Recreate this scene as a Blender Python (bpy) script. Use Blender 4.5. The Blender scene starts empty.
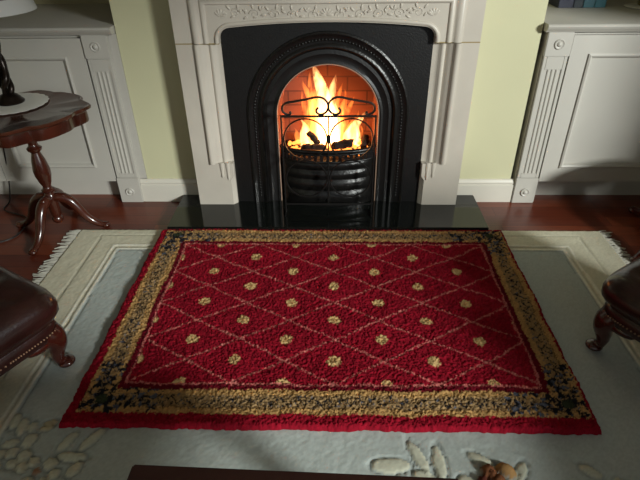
import bpy, bmesh, math, random
import numpy as np
from mathutils import Vector, Matrix
PI = math.pi
random.seed(7)
rng = np.random.default_rng(7)
scene = bpy.context.scene
COL = scene.collection

# ------------------------------------------------------------------ camera
cam_d = bpy.data.cameras.new('camera')
cam = bpy.data.objects.new('camera', cam_d)
COL.objects.link(cam)
scene.camera = cam
cam_d.sensor_width = 36.0
cam_d.lens = 513.04 * 36.0 / 640.0
cam_d.clip_start = 0.02
_p, _y, _r = 0.57965, -0.02958, -0.01286
_f = Vector((math.sin(_y) * math.cos(_p), math.cos(_y) * math.cos(_p), -math.sin(_p)))
_rt = Vector((math.cos(_y), -math.sin(_y), 0))
_up = _rt.cross(_f)
_r2 = _rt * math.cos(_r) + _up * math.sin(_r)
_u2 = -_rt * math.sin(_r) + _up * math.cos(_r)
M4 = Matrix((( _r2.x, _u2.x, -_f.x, 0.0303), (_r2.y, _u2.y, -_f.y, 0.0), (_r2.z, _u2.z, -_f.z, 1.4), (0, 0, 0, 1)))
cam.matrix_world = M4

# ------------------------------------------------------------------ light
world = bpy.data.worlds.new('world')
scene.world = world
world.use_nodes = True
bg = world.node_tree.nodes['Background']
bg.inputs[0].default_value = (0.80, 0.90, 1.0, 1)
bg.inputs[1].default_value = 0.35
scene.view_settings.view_transform = 'Standard'
scene.view_settings.look = 'None'
scene.view_settings.gamma = 1.0
scene.view_settings.use_curve_mapping = False
scene.view_settings.exposure = 0.0


def area(name, loc, target, sx, sy, power, colour):
    l = bpy.data.lights.new(name, 'AREA')
    l.shape = 'RECTANGLE'
    l.size = sx
    l.size_y = sy
    l.energy = power
    l.color = colour
    o = bpy.data.objects.new(name, l)
    COL.objects.link(o)
    o.location = loc
    o.rotation_euler = (Vector(target) - Vector(loc)).to_track_quat('-Z', 'Y').to_euler()
    return o


# daylight coming in through the window of the right-hand wall
area('window_daylight', (5.4, -3.9, 3.05), (0, 1.5, 0.1), 1.1, 1.0, 770, (0.96, 1.0, 0.96))

# ------------------------------------------------------------------ helpers
def lin(c):
    return tuple(((v / 255) / 12.92 if v / 255 <= 0.04045 else ((v / 255 + 0.055) / 1.055) ** 2.4) for v in c)


def mat(name, rgb, rough=0.5, metal=0.0, noise=0.0, nscale=20.0, bump=0.0, bscale=60.0, spec=0.5, coat=0.0, rgb2=None, stretch=(1, 1, 1), sheen=0.0):
    m = bpy.data.materials.new(name)
    m.use_nodes = True
    nt = m.node_tree
    b = nt.nodes['Principled BSDF']
    c = lin(rgb)
    b.inputs['Base Color'].default_value = (*c, 1)
    b.inputs['Roughness'].default_value = rough
    b.inputs['Metallic'].default_value = metal
    b.inputs['Specular IOR Level'].default_value = spec
    b.inputs['Coat Weight'].default_value = coat
    b.inputs['Coat Roughness'].default_value = 0.1
    b.inputs['Sheen Weight'].default_value = sheen
    tc = nt.nodes.new('ShaderNodeTexCoord')
    mp = nt.nodes.new('ShaderNodeMapping')
    mp.inputs['Scale'].default_value = stretch
    nt.links.new(tc.outputs['Object'], mp.inputs['Vector'])
    if noise > 0 or rgb2:
        n = nt.nodes.new('ShaderNodeTexNoise')
        n.inputs['Scale'].default_value = nscale
        n.inputs['Detail'].default_value = 5
        nt.links.new(mp.outputs[0], n.inputs['Vector'])
        r = nt.nodes.new('ShaderNodeValToRGB')
        c2 = lin(rgb2) if rgb2 else tuple(v * (1 - noise) for v in c)
        r.color_ramp.elements[0].position = 0.35
        r.color_ramp.elements[0].color = (*c2, 1)
        r.color_ramp.elements[1].position = 0.65
        r.color_ramp.elements[1].color = (*c, 1)
        nt.links.new(n.outputs[0], r.inputs[0])
        nt.links.new(r.outputs[0], b.inputs['Base Color'])
    if bump > 0:
        n2 = nt.nodes.new('ShaderNodeTexNoise')
        n2.inputs['Scale'].default_value = bscale
        n2.inputs['Detail'].default_value = 3
        nt.links.new(mp.outputs[0], n2.inputs['Vector'])
        bp = nt.nodes.new('ShaderNodeBump')
        bp.inputs['Strength'].default_value = bump
        bp.inputs['Distance'].default_value = 0.004
        nt.links.new(n2.outputs[0], bp.inputs['Height'])
        nt.links.new(bp.outputs[0], b.inputs['Normal'])
    return m


M = {}
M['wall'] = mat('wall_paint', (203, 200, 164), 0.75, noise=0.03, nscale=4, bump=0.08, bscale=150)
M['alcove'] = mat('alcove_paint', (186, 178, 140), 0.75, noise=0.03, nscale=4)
M['ceiling'] = mat('ceiling_paint', (235, 233, 225), 0.9)
M['trim'] = mat('cream_gloss_paint', (214, 209, 196), 0.35, noise=0.03, nscale=6)
M['cabinet'] = mat('cabinet_paint', (190, 186, 177), 0.42, noise=0.03, nscale=5)
M['marble'] = mat('cream_marble', (200, 192, 179), 0.38, noise=0.09, nscale=5, bump=0.05, bscale=40)
M['grout'] = mat('yellowed_joint', (150, 132, 92), 0.8)
M['iron'] = mat('black_cast_iron', (19, 18, 18), 0.42, noise=0.3, nscale=30, bump=0.25, bscale=120, spec=0.5)
M['iron_relief'] = mat('worn_cast_iron', (27, 26, 25), 0.30, 0.2, noise=0.4, nscale=60, bump=0.35, bscale=90)
M['firelit_rim'] = mat('rim_fire_reflection', (170, 140, 120), 0.5)  # bright warm colour paints the fire's reflection along the opening edge
M['granite'] = mat('black_granite', (22, 25, 23), 0.09, noise=0.4, nscale=150, spec=0.6)
M['wire'] = mat('wrought_iron', (22, 20, 19), 0.45, 0.3)
M['wood'] = mat('mahogany', (76, 34, 22), 0.25, noise=0.5, nscale=9, stretch=(1, 1, 0.25), coat=0.5)
M['wood_top'] = mat('mahogany_top', (84, 46, 32), 0.16, noise=0.4, nscale=10, stretch=(0.3, 2, 1), coat=0.5)
M['leg_wood'] = mat('dark_mahogany', (74, 30, 22), 0.2, noise=0.4, nscale=12, coat=0.6)
M['leather'] = mat('oxblood_leather', (50, 25, 22), 0.28, noise=0.35, nscale=14, bump=0.2, bscale=140, coat=0.4)
M['brass'] = mat('brass_studs', (150, 118, 92), 0.5, 0.3)
M['bronze'] = mat('dark_bronze', (42, 32, 26), 0.3, 0.6, noise=0.5, nscale=40)
M['lace'] = mat('white_lace', (232, 230, 222), 0.9, bump=0.8, bscale=160)
M['shade'] = mat('white_shade', (205, 205, 202), 0.8)
M['shade_dark'] = mat('brown_shade', (80, 62, 60), 0.8)
M['coffee'] = mat('dark_table_wood', (52, 27, 22), 0.3, noise=0.4, nscale=8, stretch=(0.3, 3, 1), coat=0.1)
M['cable'] = mat('black_cable', (25, 22, 22), 0.5)
M['log'] = mat('charred_log', (58, 34, 24), 0.95, noise=0.8, nscale=25, bump=1.0, bscale=40)
M['fringe'] = mat('fringe_yarn', (206, 203, 190), 1.0)
M['pot'] = mat('olive_glaze', (120, 108, 70), 0.3)
M['soot'] = mat('soot_black', (14, 12, 11), 0.9)


def brick_mat():
    m = mat('fire_brick', (206, 150, 110), 0.9)
    nt = m.node_tree
    b = nt.nodes['Principled BSDF']
    tc = nt.nodes.new('ShaderNodeTexCoord')
    mp = nt.nodes.new('ShaderNodeMapping')
    mp.inputs['Rotation'].default_value = (PI / 2, 0, 0)
    nt.links.new(tc.outputs['Object'], mp.inputs[0])
    br = nt.nodes.new('ShaderNodeTexBrick')
    br.inputs['Scale'].default_value = 1
    br.inputs['Brick Width'].default_value = 0.21
    br.inputs['Row Height'].default_value = 0.075
    br.inputs['Mortar Size'].default_value = 0.004
    br.inputs['Color1'].default_value = (*lin((118, 62, 42)), 1)
    br.inputs['Color2'].default_value = (*lin((104, 54, 36)), 1)
    br.inputs['Mortar'].default_value = (*lin((80, 40, 28)), 1)
    nt.links.new(mp.outputs[0], br.inputs[0])
    nt.links.new(br.outputs[0], b.inputs['Base Color'])
    return m


M['brick'] = brick_mat()


def plank_mat():
    m = mat('red_plank_floor', (120, 50, 30), 0.28)
    nt = m.node_tree
    b = nt.nodes['Principled BSDF']
    tc = nt.nodes.new('ShaderNodeTexCoord')
    br = nt.nodes.new('ShaderNodeTexBrick')
    br.inputs['Scale'].default_value = 1
    br.inputs['Brick Width'].default_value = 0.9
    br.inputs['Row Height'].default_value = 0.095
    br.inputs['Mortar Size'].default_value = 0.0012
    br.offset = 0.37
    br.inputs['Color1'].default_value = (*lin((132, 64, 38)), 1)
    br.inputs['Color2'].default_value = (*lin((98, 42, 28)), 1)
    br.inputs['Mortar'].default_value = (*lin((45, 18, 12)), 1)
    nt.links.new(tc.outputs['Object'], br.inputs[0])
    mp = nt.nodes.new('ShaderNodeMapping')
    mp.inputs['Scale'].default_value = (2.5, 30, 1)
    nt.links.new(tc.outputs['Object'], mp.inputs[0])
    n = nt.nodes.new('ShaderNodeTexNoise')
    n.inputs['Scale'].default_value = 2
    n.inputs['Detail'].default_value = 6
    nt.links.new(mp.outputs[0], n.inputs[0])
    mx = nt.nodes.new('ShaderNodeMix')
    mx.data_type = 'RGBA'
    mx.blend_type = 'MULTIPLY'
    mx.inputs[0].default_value = 0.6
    r = nt.nodes.new('ShaderNodeValToRGB')
    r.color_ramp.elements[0].position = 0.3
    r.color_ramp.elements[0].color = (0.45, 0.4, 0.4, 1)
    r.color_ramp.elements[1].position = 0.7
    nt.links.new(n.outputs[0], r.inputs[0])
    nt.links.new(br.outputs[0], mx.inputs[6])
    nt.links.new(r.outputs[0], mx.inputs[7])
    nt.links.new(mx.outputs[2], b.inputs['Base Color'])
    return m


M['floor'] = plank_mat()


def attr_mat(name, rough=1.0):
    m = mat(name, (128, 128, 128), rough, spec=0.15)
    nt = m.node_tree
    a = nt.nodes.new('ShaderNodeAttribute')
    a.attribute_name = 'Col'
    nt.links.new(a.outputs['Color'], nt.nodes['Principled BSDF'].inputs['Base Color'])
    return m


M['pile'] = attr_mat('woollen_pile')


def emit_mat(name, rgb, strength):
    m = bpy.data.materials.new(name)
    m.use_nodes = True
    nt = m.node_tree
    nt.nodes.clear()
    o = nt.nodes.new('ShaderNodeOutputMaterial')
    e = nt.nodes.new('ShaderNodeEmission')
    e.inputs[0].default_value = (*rgb, 1)
    e.inputs[1].default_value = strength
    nt.links.new(e.outputs[0], o.inputs['Surface'])
    return m


def flame_mat(name, rgb, strength):
    m = bpy.data.materials.new(name)
    m.use_nodes = True
    nt = m.node_tree
    nt.nodes.clear()
    o = nt.nodes.new('ShaderNodeOutputMaterial')
    e = nt.nodes.new('ShaderNodeEmission')
    e.inputs[0].default_value = (*rgb, 1)
    tc = nt.nodes.new('ShaderNodeTexCoord')
    mp = nt.nodes.new('ShaderNodeMapping')
    mp.inputs['Scale'].default_value = (42, 42, 13)
    n = nt.nodes.new('ShaderNodeTexNoise')
    n.inputs['Scale'].default_value = 1
    n.inputs['Detail'].default_value = 2
    n.inputs['Distortion'].default_value = .8
    r = nt.nodes.new('ShaderNodeMapRange')
    r.inputs['From Min'].default_value = .36
    r.inputs['From Max'].default_value = .62
    r.inputs['To Min'].default_value = strength * .12
    r.inputs['To Max'].default_value = strength * 1.6
    nt.links.new(tc.outputs['Object'], mp.inputs[0])
    nt.links.new(mp.outputs[0], n.inputs[0])
    nt.links.new(n.outputs[0], r.inputs[0])
    nt.links.new(r.outputs[0], e.inputs[1])
    nt.links.new(e.outputs[0], o.inputs['Volume'])
    return m


M['flame'] = flame_mat('flame_glow', (1.0, 0.25, 0.04), 60)
M['flame_core'] = flame_mat('flame_core_glow', (1.0, 0.50, 0.17), 95)
M['ember'] = emit_mat('glowing_ember', (1.0, 0.25, 0.04), 3.5)


def tag(o, label=None, cat=None, group=None, kind=None):
    if label:
        o['label'] = label
    if cat:
        o['category'] = cat
    if group:
        o['group'] = group
    if kind:
        o['kind'] = kind
    return o


def empty(name, loc, rz=0):
    o = bpy.data.objects.new(name, None)
    o.empty_display_size = 0.05
    COL.objects.link(o)
    o.location = loc
    o.rotation_euler = (0, 0, rz)
    return o


def link_mesh(name, me, m, parent=None, angle=35):
    me.materials.append(m)
    for p in me.polygons:
        p.use_smooth = True
    me.set_sharp_from_angle(angle=math.radians(angle))
    o = bpy.data.objects.new(name, me)
    COL.objects.link(o)
    if parent:
        o.parent = parent
    return o


class MB:
    def __init__(self):
        self.bm = bmesh.new()

    def box(self, x0, x1, y0, y1, z0, z1, bevel=0.0, rot=None):
        t = bmesh.new()
        r = bmesh.ops.create_cube(t, size=1)
        for v in t.verts:
            v.co = Vector(((x0 + x1) / 2 + v.co.x * (x1 - x0), (y0 + y1) / 2 + v.co.y * (y1 - y0), (z0 + z1) / 2 + v.co.z * (z1 - z0)))
        if bevel > 0:
            bmesh.ops.bevel(t, geom=t.edges[:], offset=bevel, segments=2, affect='EDGES')
        self.merge(t, rot)
        return self

    def merge(self, t, mx=None):
        if mx is not None:
            bmesh.ops.transform(t, matrix=mx, verts=t.verts)
        me = bpy.data.meshes.new('tmp')
        t.to_mesh(me)
        t.free()
        self.bm.from_mesh(me)
        bpy.data.meshes.remove(me)

    def rings(self, rings, close=True, cap=True):
        bm = self.bm
        vs = [[bm.verts.new(p) for p in r] for r in rings]
        n = len(vs[0])
        for a, b in zip(vs, vs[1:]):
            for i in range(n if close else n - 1):
                j = (i + 1) % n
                bm.faces.new((a[i], a[j], b[j], b[i]))
        if cap and close:
            bm.faces.new(list(reversed(vs[0])))
            bm.faces.new(vs[-1])
        return self

    def lathe(self, prof, cx=0, cy=0, n=32, fn=None):
        rs = []
        for r, z in prof:
            ring = []
            for i in range(n):
                a = 2 * PI * i / n
                rr = r * (fn(a) if fn else 1)
                ring.append((cx + rr * math.cos(a), cy + rr * math.sin(a), z))
            rs.append(ring)
        return self.rings(rs)

    def tube(self, pts, rad, n=8, closed=False):
        pts = [Vector(p) for p in pts]
        N = len(pts)
        rads = rad if isinstance(rad, (list, tuple)) else [rad] * N
        rs = []
        ref = None
        for i, p in enumerate(pts):
            a = pts[i - 1] if (i > 0 or closed) else p
            b = pts[(i + 1) % N] if (i < N - 1 or closed) else p
            t = (b - a)
            if t.length < 1e-9:
                t = Vector((0, 0, 1))
            t.normalize()
            if ref is None:
                ref = t.orthogonal().normalized()
            ref = (ref - t * ref.dot(t))
            if ref.length < 1e-6:
                ref = t.orthogonal()
            ref.normalize()
            bi = t.cross(ref)
            rs.append([p + (ref * math.cos(2 * PI * k / n) + bi * math.sin(2 * PI * k / n)) * rads[i] for k in range(n)])
        if closed:
            rs.append(rs[0])
            return self.rings(rs, cap=False)
        return self.rings(rs)

    def ball(self, c, s, seg=12, mx=None):
        t = bmesh.new()
        bmesh.ops.create_uvsphere(t, u_segments=seg, v_segments=max(6, seg // 2), radius=1)
        if isinstance(s, (int, float)):
            s = (s, s, s)
        m = Matrix.Translation(c) @ (mx if mx is not None else Matrix.Identity(4)) @ Matrix.Diagonal((*s, 1))
        bmesh.ops.transform(t, matrix=m, verts=t.verts)
        self.merge(t)
        return self

    def prism(self, poly, y0, y1):
        """poly in (x, z), extruded between y0 and y1"""
        a = [(x, y0, z) for x, z in poly]
        b = [(x, y1, z) for x, z in poly]
        return self.rings([a, b])

    def build(self, name, m, parent=None, angle=35):
        bmesh.ops.recalc_face_normals(self.bm, faces=self.bm.faces[:])
        me = bpy.data.meshes.new(name)
        self.bm.to_mesh(me)
        self.bm.free()
        return link_mesh(name, me, m, parent, angle)


def struct(o):
    o['kind'] = 'structure'
    return o


def smoothpath(pts, k=6):
    """Catmull-Rom through points"""
    P = [Vector(p) for p in pts]
    P = [P[0] * 2 - P[1]] + P + [P[-1] * 2 - P[-2]]
    out = []
    for i in range(1, len(P) - 2):
        for j in range(k):
            t = j / k
            a, b, c, d = P[i - 1], P[i], P[i + 1], P[i + 2]
            out.append(0.5 * ((2 * b) + (c - a) * t + (2 * a - 5 * b + 4 * c - d) * t * t + (3 * b - a - 3 * c + d) * t ** 3))
    out.append(P[-2])
    return out


def interp(xs, ys, n):
    return [float(np.interp(i / (n - 1), xs, ys)) for i in range(n)]


# ------------------------------------------------------------------ structure
YS = 2.416       # face of the stone surround
YW = 2.53        # face of baseboard / pilasters
YB = 3.20        # back of the alcoves
struct(MB().box(-2.42, 2.42, -2.6, 3.3, -0.1, 0).build('floor', M['floor']))
struct(MB().box(-2.52, 2.52, -2.6, 3.3, 2.5, 2.6).build('ceiling', M['ceiling']))
# chimney breast (with the fireplace hole) and alcove backs
w = MB()
w.box(-1.0, -0.60, 2.55, YB + .1, 0, 2.5)
w.box(0.60, 1.0, 2.55, YB + .1, 0, 2.5)
w.box(-0.60, 0.60, 2.55, YB + .1, 1.0, 2.5)
w.box(-0.60, 0.60, 2.95, YB + .1, 0, 1.0)
struct(w.build('wall_back', M['wall']))
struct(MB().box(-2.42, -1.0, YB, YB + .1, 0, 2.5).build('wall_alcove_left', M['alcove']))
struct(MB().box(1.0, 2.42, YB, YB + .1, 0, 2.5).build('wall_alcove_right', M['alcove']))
struct(MB().box(-2.52, -2.42, -2.6, 3.3, 0, 2.5).build('wall_left', M['wall']))
# right wall has the window opening
WY0, WY1, WZ0, WZ1 = -1.75, 1.0, 0.75, 2.12
w = MB()
w.box(2.42, 2.52, -2.6, WY0, 0, 2.5)
w.box(2.42, 2.52, WY1, 3.3, 0, 2.5)
w.box(2.42, 2.52, WY0, WY1, 0, WZ0)
w.box(2.42, 2.52, WY0, WY1, WZ1, 2.5)
struct(w.build('wall_right', M['wall']))
w = MB()
for a, b in ((WY0, WY0 + .05), (WY1 - .05, WY1)):
    w.box(2.43, 2.51, a, b, WZ0, WZ1, 0.004)
for a, b in ((WZ0, WZ0 + .05), (WZ1 - .05, WZ1)):
    w.box(2.43, 2.51, WY0 + .05, WY1 - .05, a, b, 0.004)
w.box(2.34, 2.42, WY0 - .05, WY1 + .05, WZ0 - .03, WZ0 - .001, 0.004)
struct(w.build('window_1', M['trim']))


def baseboard(name, x0, x1):
    h = 0.135
    prof = [(YW, 0), (YW, h - .032), (YW + .005, h - .028), (YW + .002, h - .018), (YW + .007, h - .012), (YW + .008, h - .006), (YW + .014, h), (YW + .0195, h), (YW + .0195, 0)]
    b = MB()
    b.rings([[(x0, y, z) for y, z in prof], [(x1, y, z) for y, z in prof]])
    struct(b.build(name, M['trim'], angle=50))


baseboard('baseboard_left', -1.038, -0.69)
baseboard('baseboard_right', 0.69, 1.019)


# ------------------------------------------------------------------ alcove cabinets
def cabinet(s, label, toplabel, pil_out, pil_in, filler):
    """s = -1 left alcove, +1 right alcove; x given as distance from the centre"""
    def X(a, b):
        return (min(s * a, s * b), max(s * a, s * b))
    root = empty('alcove_cabinet', (s * 1.55, YW + .1, 0))
    tag(root, label, 'cabinet', 'built-in alcove cabinets')
    inv = Matrix.Translation((-s * 1.55, -(YW + .1), 0))

    def P(mb, name, m, par=root, angle=35):
        bmesh.ops.transform(mb.bm, matrix=inv, verts=mb.bm.verts)
        return mb.build(name, m, par, angle)
    outer = 2.415
    zt = 0.896
    # carcass
    c = MB()
    a, b = X(pil_in, outer)
    c.box(a, b, YW + .022, YB - .002, 0.125, zt)
    P(c, 'carcass', M['cabinet'])
    c = MB()
    c.box(a, b, YW + .085, YB - .002, 0, 0.1245)
    P(c, 'plinth', M['cabinet'])
    # pilaster
    pl = MB()
    a, b = X(pil_out, pil_in - .0005)
    pl.box(a, b, YW + .006, YB - .002, 0, zt)                  # backing
    pa, pb = X(filler, pil_out - .0005)
    if s < 0:
        pl.box(pa, pb, YW + .013, YW + .0195, 0.14, zt)           # scribe strip against the wall
    pl.box(a, b, YW - .012, YW + .005, 0.787, zt, 0.003)        # top block
    pl.box(a, b, YW - .010, YW + .005, 0.0, 0.150, 0.003)
    wd = b - a
    # fluted shaft: ridges between grooves
    pl.box(a + .004, b - .004, YW + .000, YW + .005, 0.150, 0.787)
    pl.box(a + .004, a + .020, YW - .006, YW + .001, 0.152, 0.785, 0.002)
    pl.box(b - .020, b - .004, YW - .006, YW + .001, 0.152, 0.785, 0.002)
    pl.box(a + .020, b - .020, YW - .006, YW + .001, 0.725, 0.785, 0.0015)
    pl.box(a + .020, b - .020, YW - .006, YW + .001, 0.152, 0.178, 0.0015)
    n = 4
    sw = (wd - .04) / n
    for i in range(1, n):
        cx = a + .020 + sw * i
        pl.tube([(cx, YW + .0, .176), (cx, YW + .0, .727)], 0.0058, 8)
    pp = P(pl, 'pilaster', M['cabinet'])
    for zc in (0.843, 0.068):
        r = MB()
        cx = (a + b) / 2
        prof = [(0.024, 0.0), (0.024, 0.004), (0.021, 0.007), (0.017, 0.004), (0.013, 0.003), (0.010, 0.008), (0.004, 0.011), (0.0005, 0.0115)]
        r.lathe(prof, n=24)
        bmesh.ops.transform(r.bm, matrix=Matrix.Translation((cx, YW - .0115, zc)) @ Matrix.Rotation(PI / 2, 4, 'X'), verts=r.bm.verts)
        P(r, 'rosette', M['cabinet'], pp)
    # doors
    dw = (outer - .01 - pil_in - .012) / 2
    for k in range(2):
        d0 = pil_in + .005 + k * (dw + .004)
        a, b = X(d0, d0 + dw)
        z0, z1 = 0.128, 0.880
        ix0, ix1, iz0, iz1 = a + .093, b - .093, z0 + .088, z1 - .088
        yf = YW
        d = MB()
        d.box(a, ix0, yf, yf + .021, z0, z1)
        d.box(ix1, b, yf, yf + .021, z0, z1)
        d.box(ix0, ix1, yf, yf + .021, z0, iz0)
        d.box(ix0, ix1, yf, yf + .021, iz1, z1)
        d.box(ix0 - .002, ix1 + .002, yf + .008, yf + .0205, iz0 - .002, iz1 + .002)
        # bolection moulding ring
        mo = []
        for off, dy in ((-.004, .001), (-.006, -.007), (.002, -.011), (.010, -.006), (.018, .009)):
            mo.append([(ix0 + off, yf + dy, iz0 + off), (ix1 - off, yf + dy, iz0 + off), (ix1 - off, yf + dy, iz1 - off), (ix0 + off, yf + dy, iz1 - off)])
        d.rings(mo, cap=False)
        P(d, 'door', M['cabinet'], angle=25)
    # worktop board
    t = MB()
    a, b = X(filler + .004, outer)
    prof = [(YW - .030, .916), (YW - .034, .922), (YW - .030, .930), (YW - .024, .933), (YB - .002, .933), (YB - .002, .897), (YW - .014, .897), (YW - .018, .904), (YW - .026, .908)]
    t.rings([[(a, y, z) for y, z in prof], [(b, y, z) for y, z in prof]])
    o = t.build('cabinet_top', M['cabinet'], None, 50)
    tag(o, toplabel, 'shelf', 'cabinet tops in the alcoves')


cabinet(-1, 'cream panelled cabinet in the alcove left of the fireplace, behind the small table',
        'cream wooden top board of the left cabinet, behind the lamp', 1.039, 1.163, 1.001)
cabinet(1, 'cream panelled cabinet in the alcove right of the fireplace',
        'cream wooden top board of the right cabinet, with blue books on it', 1.021, 1.142, 1.002)

# ------------------------------------------------------------------ hearth slab
h = MB().box(-0.807, 0.807, 2.182, YW - .001, 0, 0.046, 0.004)
tag(h.build('hearth_slab', M['granite']), 'polished black stone hearth slab under the fireplace', 'hearth')

# ------------------------------------------------------------------ stone surround
sur = empty('fireplace_surround', (0, YW, 0.046))
tag(sur, 'cream marble fireplace surround with carved frieze around the black iron insert', 'fireplace')
sinv = Matrix.Translation((0, -YW, -0.046))


def SP(mb, name, m, par=None, angle=35):
    bmesh.ops.transform(mb.bm, matrix=sinv, verts=mb.bm.verts)
    return mb.build(name, m, par or sur, angle)


ZJ = 0.876
W0, WI = 0.686, 0.484
Z0 = 0.0465
for s in (-1, 1):
    leg = MB()
    # plan of leg with a chamfered inner corner
    def pl_(z, ch):
        pts = [(W0, YS), (WI + ch, YS), (WI, YS + ch), (WI, 2.549), (W0, 2.549)]
        return [(s * x, y, z) for x, y in pts]
    leg.rings([pl_(Z0, .020), pl_(.19, .020), pl_(.215, .004), pl_(.285, .004)])
    leg.rings([[(s * x, y, z) for x, y in ((W0, YS), (.604, YS), (.604, YS + .045), (WI, YS + .045), (WI, 2.549), (W0, 2.549))] for z in (.2851, ZJ - .002)])
    lo = SP(leg, 'jamb', M['marble'], angle=30)
    # vertical mouldings on the jamb, stopping above the plinth
    mo = MB()
    prof = [(.6045, .002), (.602, -.010), (.594, -.015), (.584, -.014), (.577, -.006), (.571, .004), (.560, .006), (.549, .018), (.541, .024), (.535, .018), (.528, .016), (.521, .020), (.514, .030), (.500, .034), (.4845, .036)]
    rs = []
    for z in (0.2855, ZJ - .002):
        rs.append([(s * x, YS + y, z) for x, y in prof] + [(s * .4845, YS + .0455, z), (s * .6035, YS + .0455, z)])
    mo.rings(rs)
    # pendant drop below the moulding
    for cx, hh in ((.545, .082), (.515, .096)):
        mo.rings([[(s * (cx + dx * wdt), YS + dy, z) for dx, dy in ((-.013, .003), (-.008, -.004), (0, -.006), (.008, -.004), (.013, .003))] for z, wdt in ((.290, 1), (.262, .95), (.235, .6), (.215, .75), (.290 - hh, .25))])
    SP(mo, 'leg_moulding', M['marble'], lo, angle=50)
    j = MB()
    j.box(min(s * W0, s * .486), max(s * W0, s * .486), YS + .001, 2.549, ZJ - .0019, ZJ + .0019)
    j.box(min(s * W0, s * .486) , max(s * W0, s * .486) + 0, YS - .0006, YS + .0011, ZJ - .0026, ZJ + .0026)
    SP(j, 'joint', M['grout'])

# header with the slightly arched, round-cornered opening
def arch_under():
    pts = []
    r = 0.058
    # right jamb up
    pts.append((WI, ZJ + .002))
    pts.append((WI, .893))
    for i in range(1, 8):
        a = i / 8 * PI / 2
        pts.append((WI - r + r * math.cos(a), .893 + (.945 - .893) * math.sin(a)))
    for i in range(0, 25):
        x = (WI - r) * (1 - 2 * i / 24)
        pts.append((x, .945 + .020 * (1 - (x / (WI - r)) ** 2)))
    for i in range(7, 0, -1):
        a = i / 8 * PI / 2
        pts.append((-(WI - r + r * math.cos(a)), .893 + (.945 - .893) * math.sin(a)))
    pts.append((-WI, .893))
    pts.append((-WI, ZJ + .002))
    return pts


au = arch_under()
TOP = 1.14
hd = MB()
bm = hd.bm
n = len(au)
# strips from the opening curve up to the top edge
def topx(i):
    x = au[i][0]
    return x


fr = {}
for yy in (YS, 2.549):
    low = [bm.verts.new((x, yy, z)) for x, z in au]
    up = [bm.verts.new((au[i][0], yy, TOP)) for i in range(n)]
    lo_l = bm.verts.new((W0, yy, ZJ + .002))
    up_l = bm.verts.new((W0, yy, TOP))
    lo_r = bm.verts.new((-W0, yy, ZJ + .002))
    up_r = bm.verts.new((-W0, yy, TOP))
    # side blocks
    # right block: from W0 to WI; then fan
    i0 = 1
    for i in range(1, n - 2):
        bm.faces.new((low[i], low[i + 1], up[i + 1], up[i])) if abs(au[i][0] - au[i + 1][0]) > 1e-9 else None
    bm.faces.new((lo_l, low[0], low[1], up[1], up_l))
    bm.faces.new((lo_r, low[-1], low[-2], up[-2], up_r))
    fr[yy] = (low, up, lo_l, up_l, lo_r, up_r)
A, B = fr[YS], fr[2.549]
for i in range(n - 1):
    bm.faces.new((A[0][i], A[0][i + 1], B[0][i + 1], B[0][i]))
bm.faces.new((A[2], A[0][0], B[0][0], B[2]))
bm.faces.new((A[4], A[0][-1], B[0][-1], B[4]))
bm.faces.new((A[2], A[3], B[3], B[2]))
bm.faces.new((A[4], A[5], B[5], B[4]))
for v in [v for v in bm.verts if not v.link_faces]:
    bm.verts.remove(v)
header = SP(hd, 'header', M['marble'], angle=30)
# mitred moulding running up the jambs and across the header
mo = MB()
prof = [(.606, 0.004), (.600, -.010), (.590, -.016), (.578, -.016), (.568, -.010), (.562, -.003), (.556, -.003), (.551, -.009), (.545, -.012), (.538, -.009), (.533, -.003), (.530, .004)]
rs = []
for c in range(4):
    ring = []
    for o_, dy in prof:
        x = o_ if c in (0, 1) else -o_
        z = (ZJ + .002) if c in (0, 3) else 1.036 + (o_ - .53)
        ring.append((x, YS + dy, z))
    rs.append(ring)
mo.rings(rs)
SP(mo, 'header_moulding', M['marble'], header, angle=50)
# rounded bead following the opening of the header
mo = MB()
bead = []
for x, z in au:
    bead.append((x, z))
path = []
for i, (x, z) in enumerate(bead):
    a = Vector(bead[max(0, i - 1)])
    b = Vector(bead[min(n - 1, i + 1)])
    t = (b - a).normalized()
    nrm = Vector((t.y, -t.x))
    path.append(Vector((x, z)) + nrm * .012)
mo.tube([(p.x, YS + .002, p.y) for p in path], 0.0105, 8)
SP(mo, 'opening_bead', M['marble'], header, angle=60)
# carved acanthus frieze
cv = MB()
def leaf(cx, cz, ang, ln, wd, hgt=0.004):
    if cz + math.sin(ang) * ln < .978:
        return
    cv.ball((cx + math.cos(ang) * ln * .5, YS, cz + math.sin(ang) * ln * .5), (ln * .5, hgt, wd * .5), 10, Matrix.Rotation(-ang, 4, 'Y'))


for s in (-1, 1):
    # corner palmette
    for k in range(5):
        a = math.radians(20 + k * 30)
        leaf(s * .468, .990, (a if s < 0 else PI - a), .032, .012, .003)
    for k in range(5):
        cx = .40 - k * .085
        zc = 1.004 - .003 * k
        r0 = .024
        pts = []
        for i in range(22):
            t = i / 21
            a = t * 2.6 * PI * (1 if k % 2 else -1) + (0 if k % 2 else PI)
            rr = r0 * (1 - .75 * t)
            pts.append((s * (cx + rr * math.cos(a)), YS + .001, zc + rr * math.sin(a) * .85))
        cv.tube(pts, [.0038 * (1 - .3 * i / 21) for i in range(22)], 6)
        for q in range(4):
            a = math.radians(-60 + 55 * q + 30 * (k % 2))
            leaf(s * (cx + .034 * math.cos(a)), zc + .018 * math.sin(a), (a if s > 0 else PI - a), .026, .011, .0048)
    for k in range(12):
        cx = .06 + k * .033
        leaf(s * cx, 1.000 + .015 * math.sin(k * 2.1), math.radians(random.uniform(0, 180)), .022, .010, .005)
for k in range(7):
    a = PI * k / 6
    leaf(0, .994, a, .032, .011)
SP(cv, 'frieze_carving', M['marble'], header, angle=60)
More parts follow.
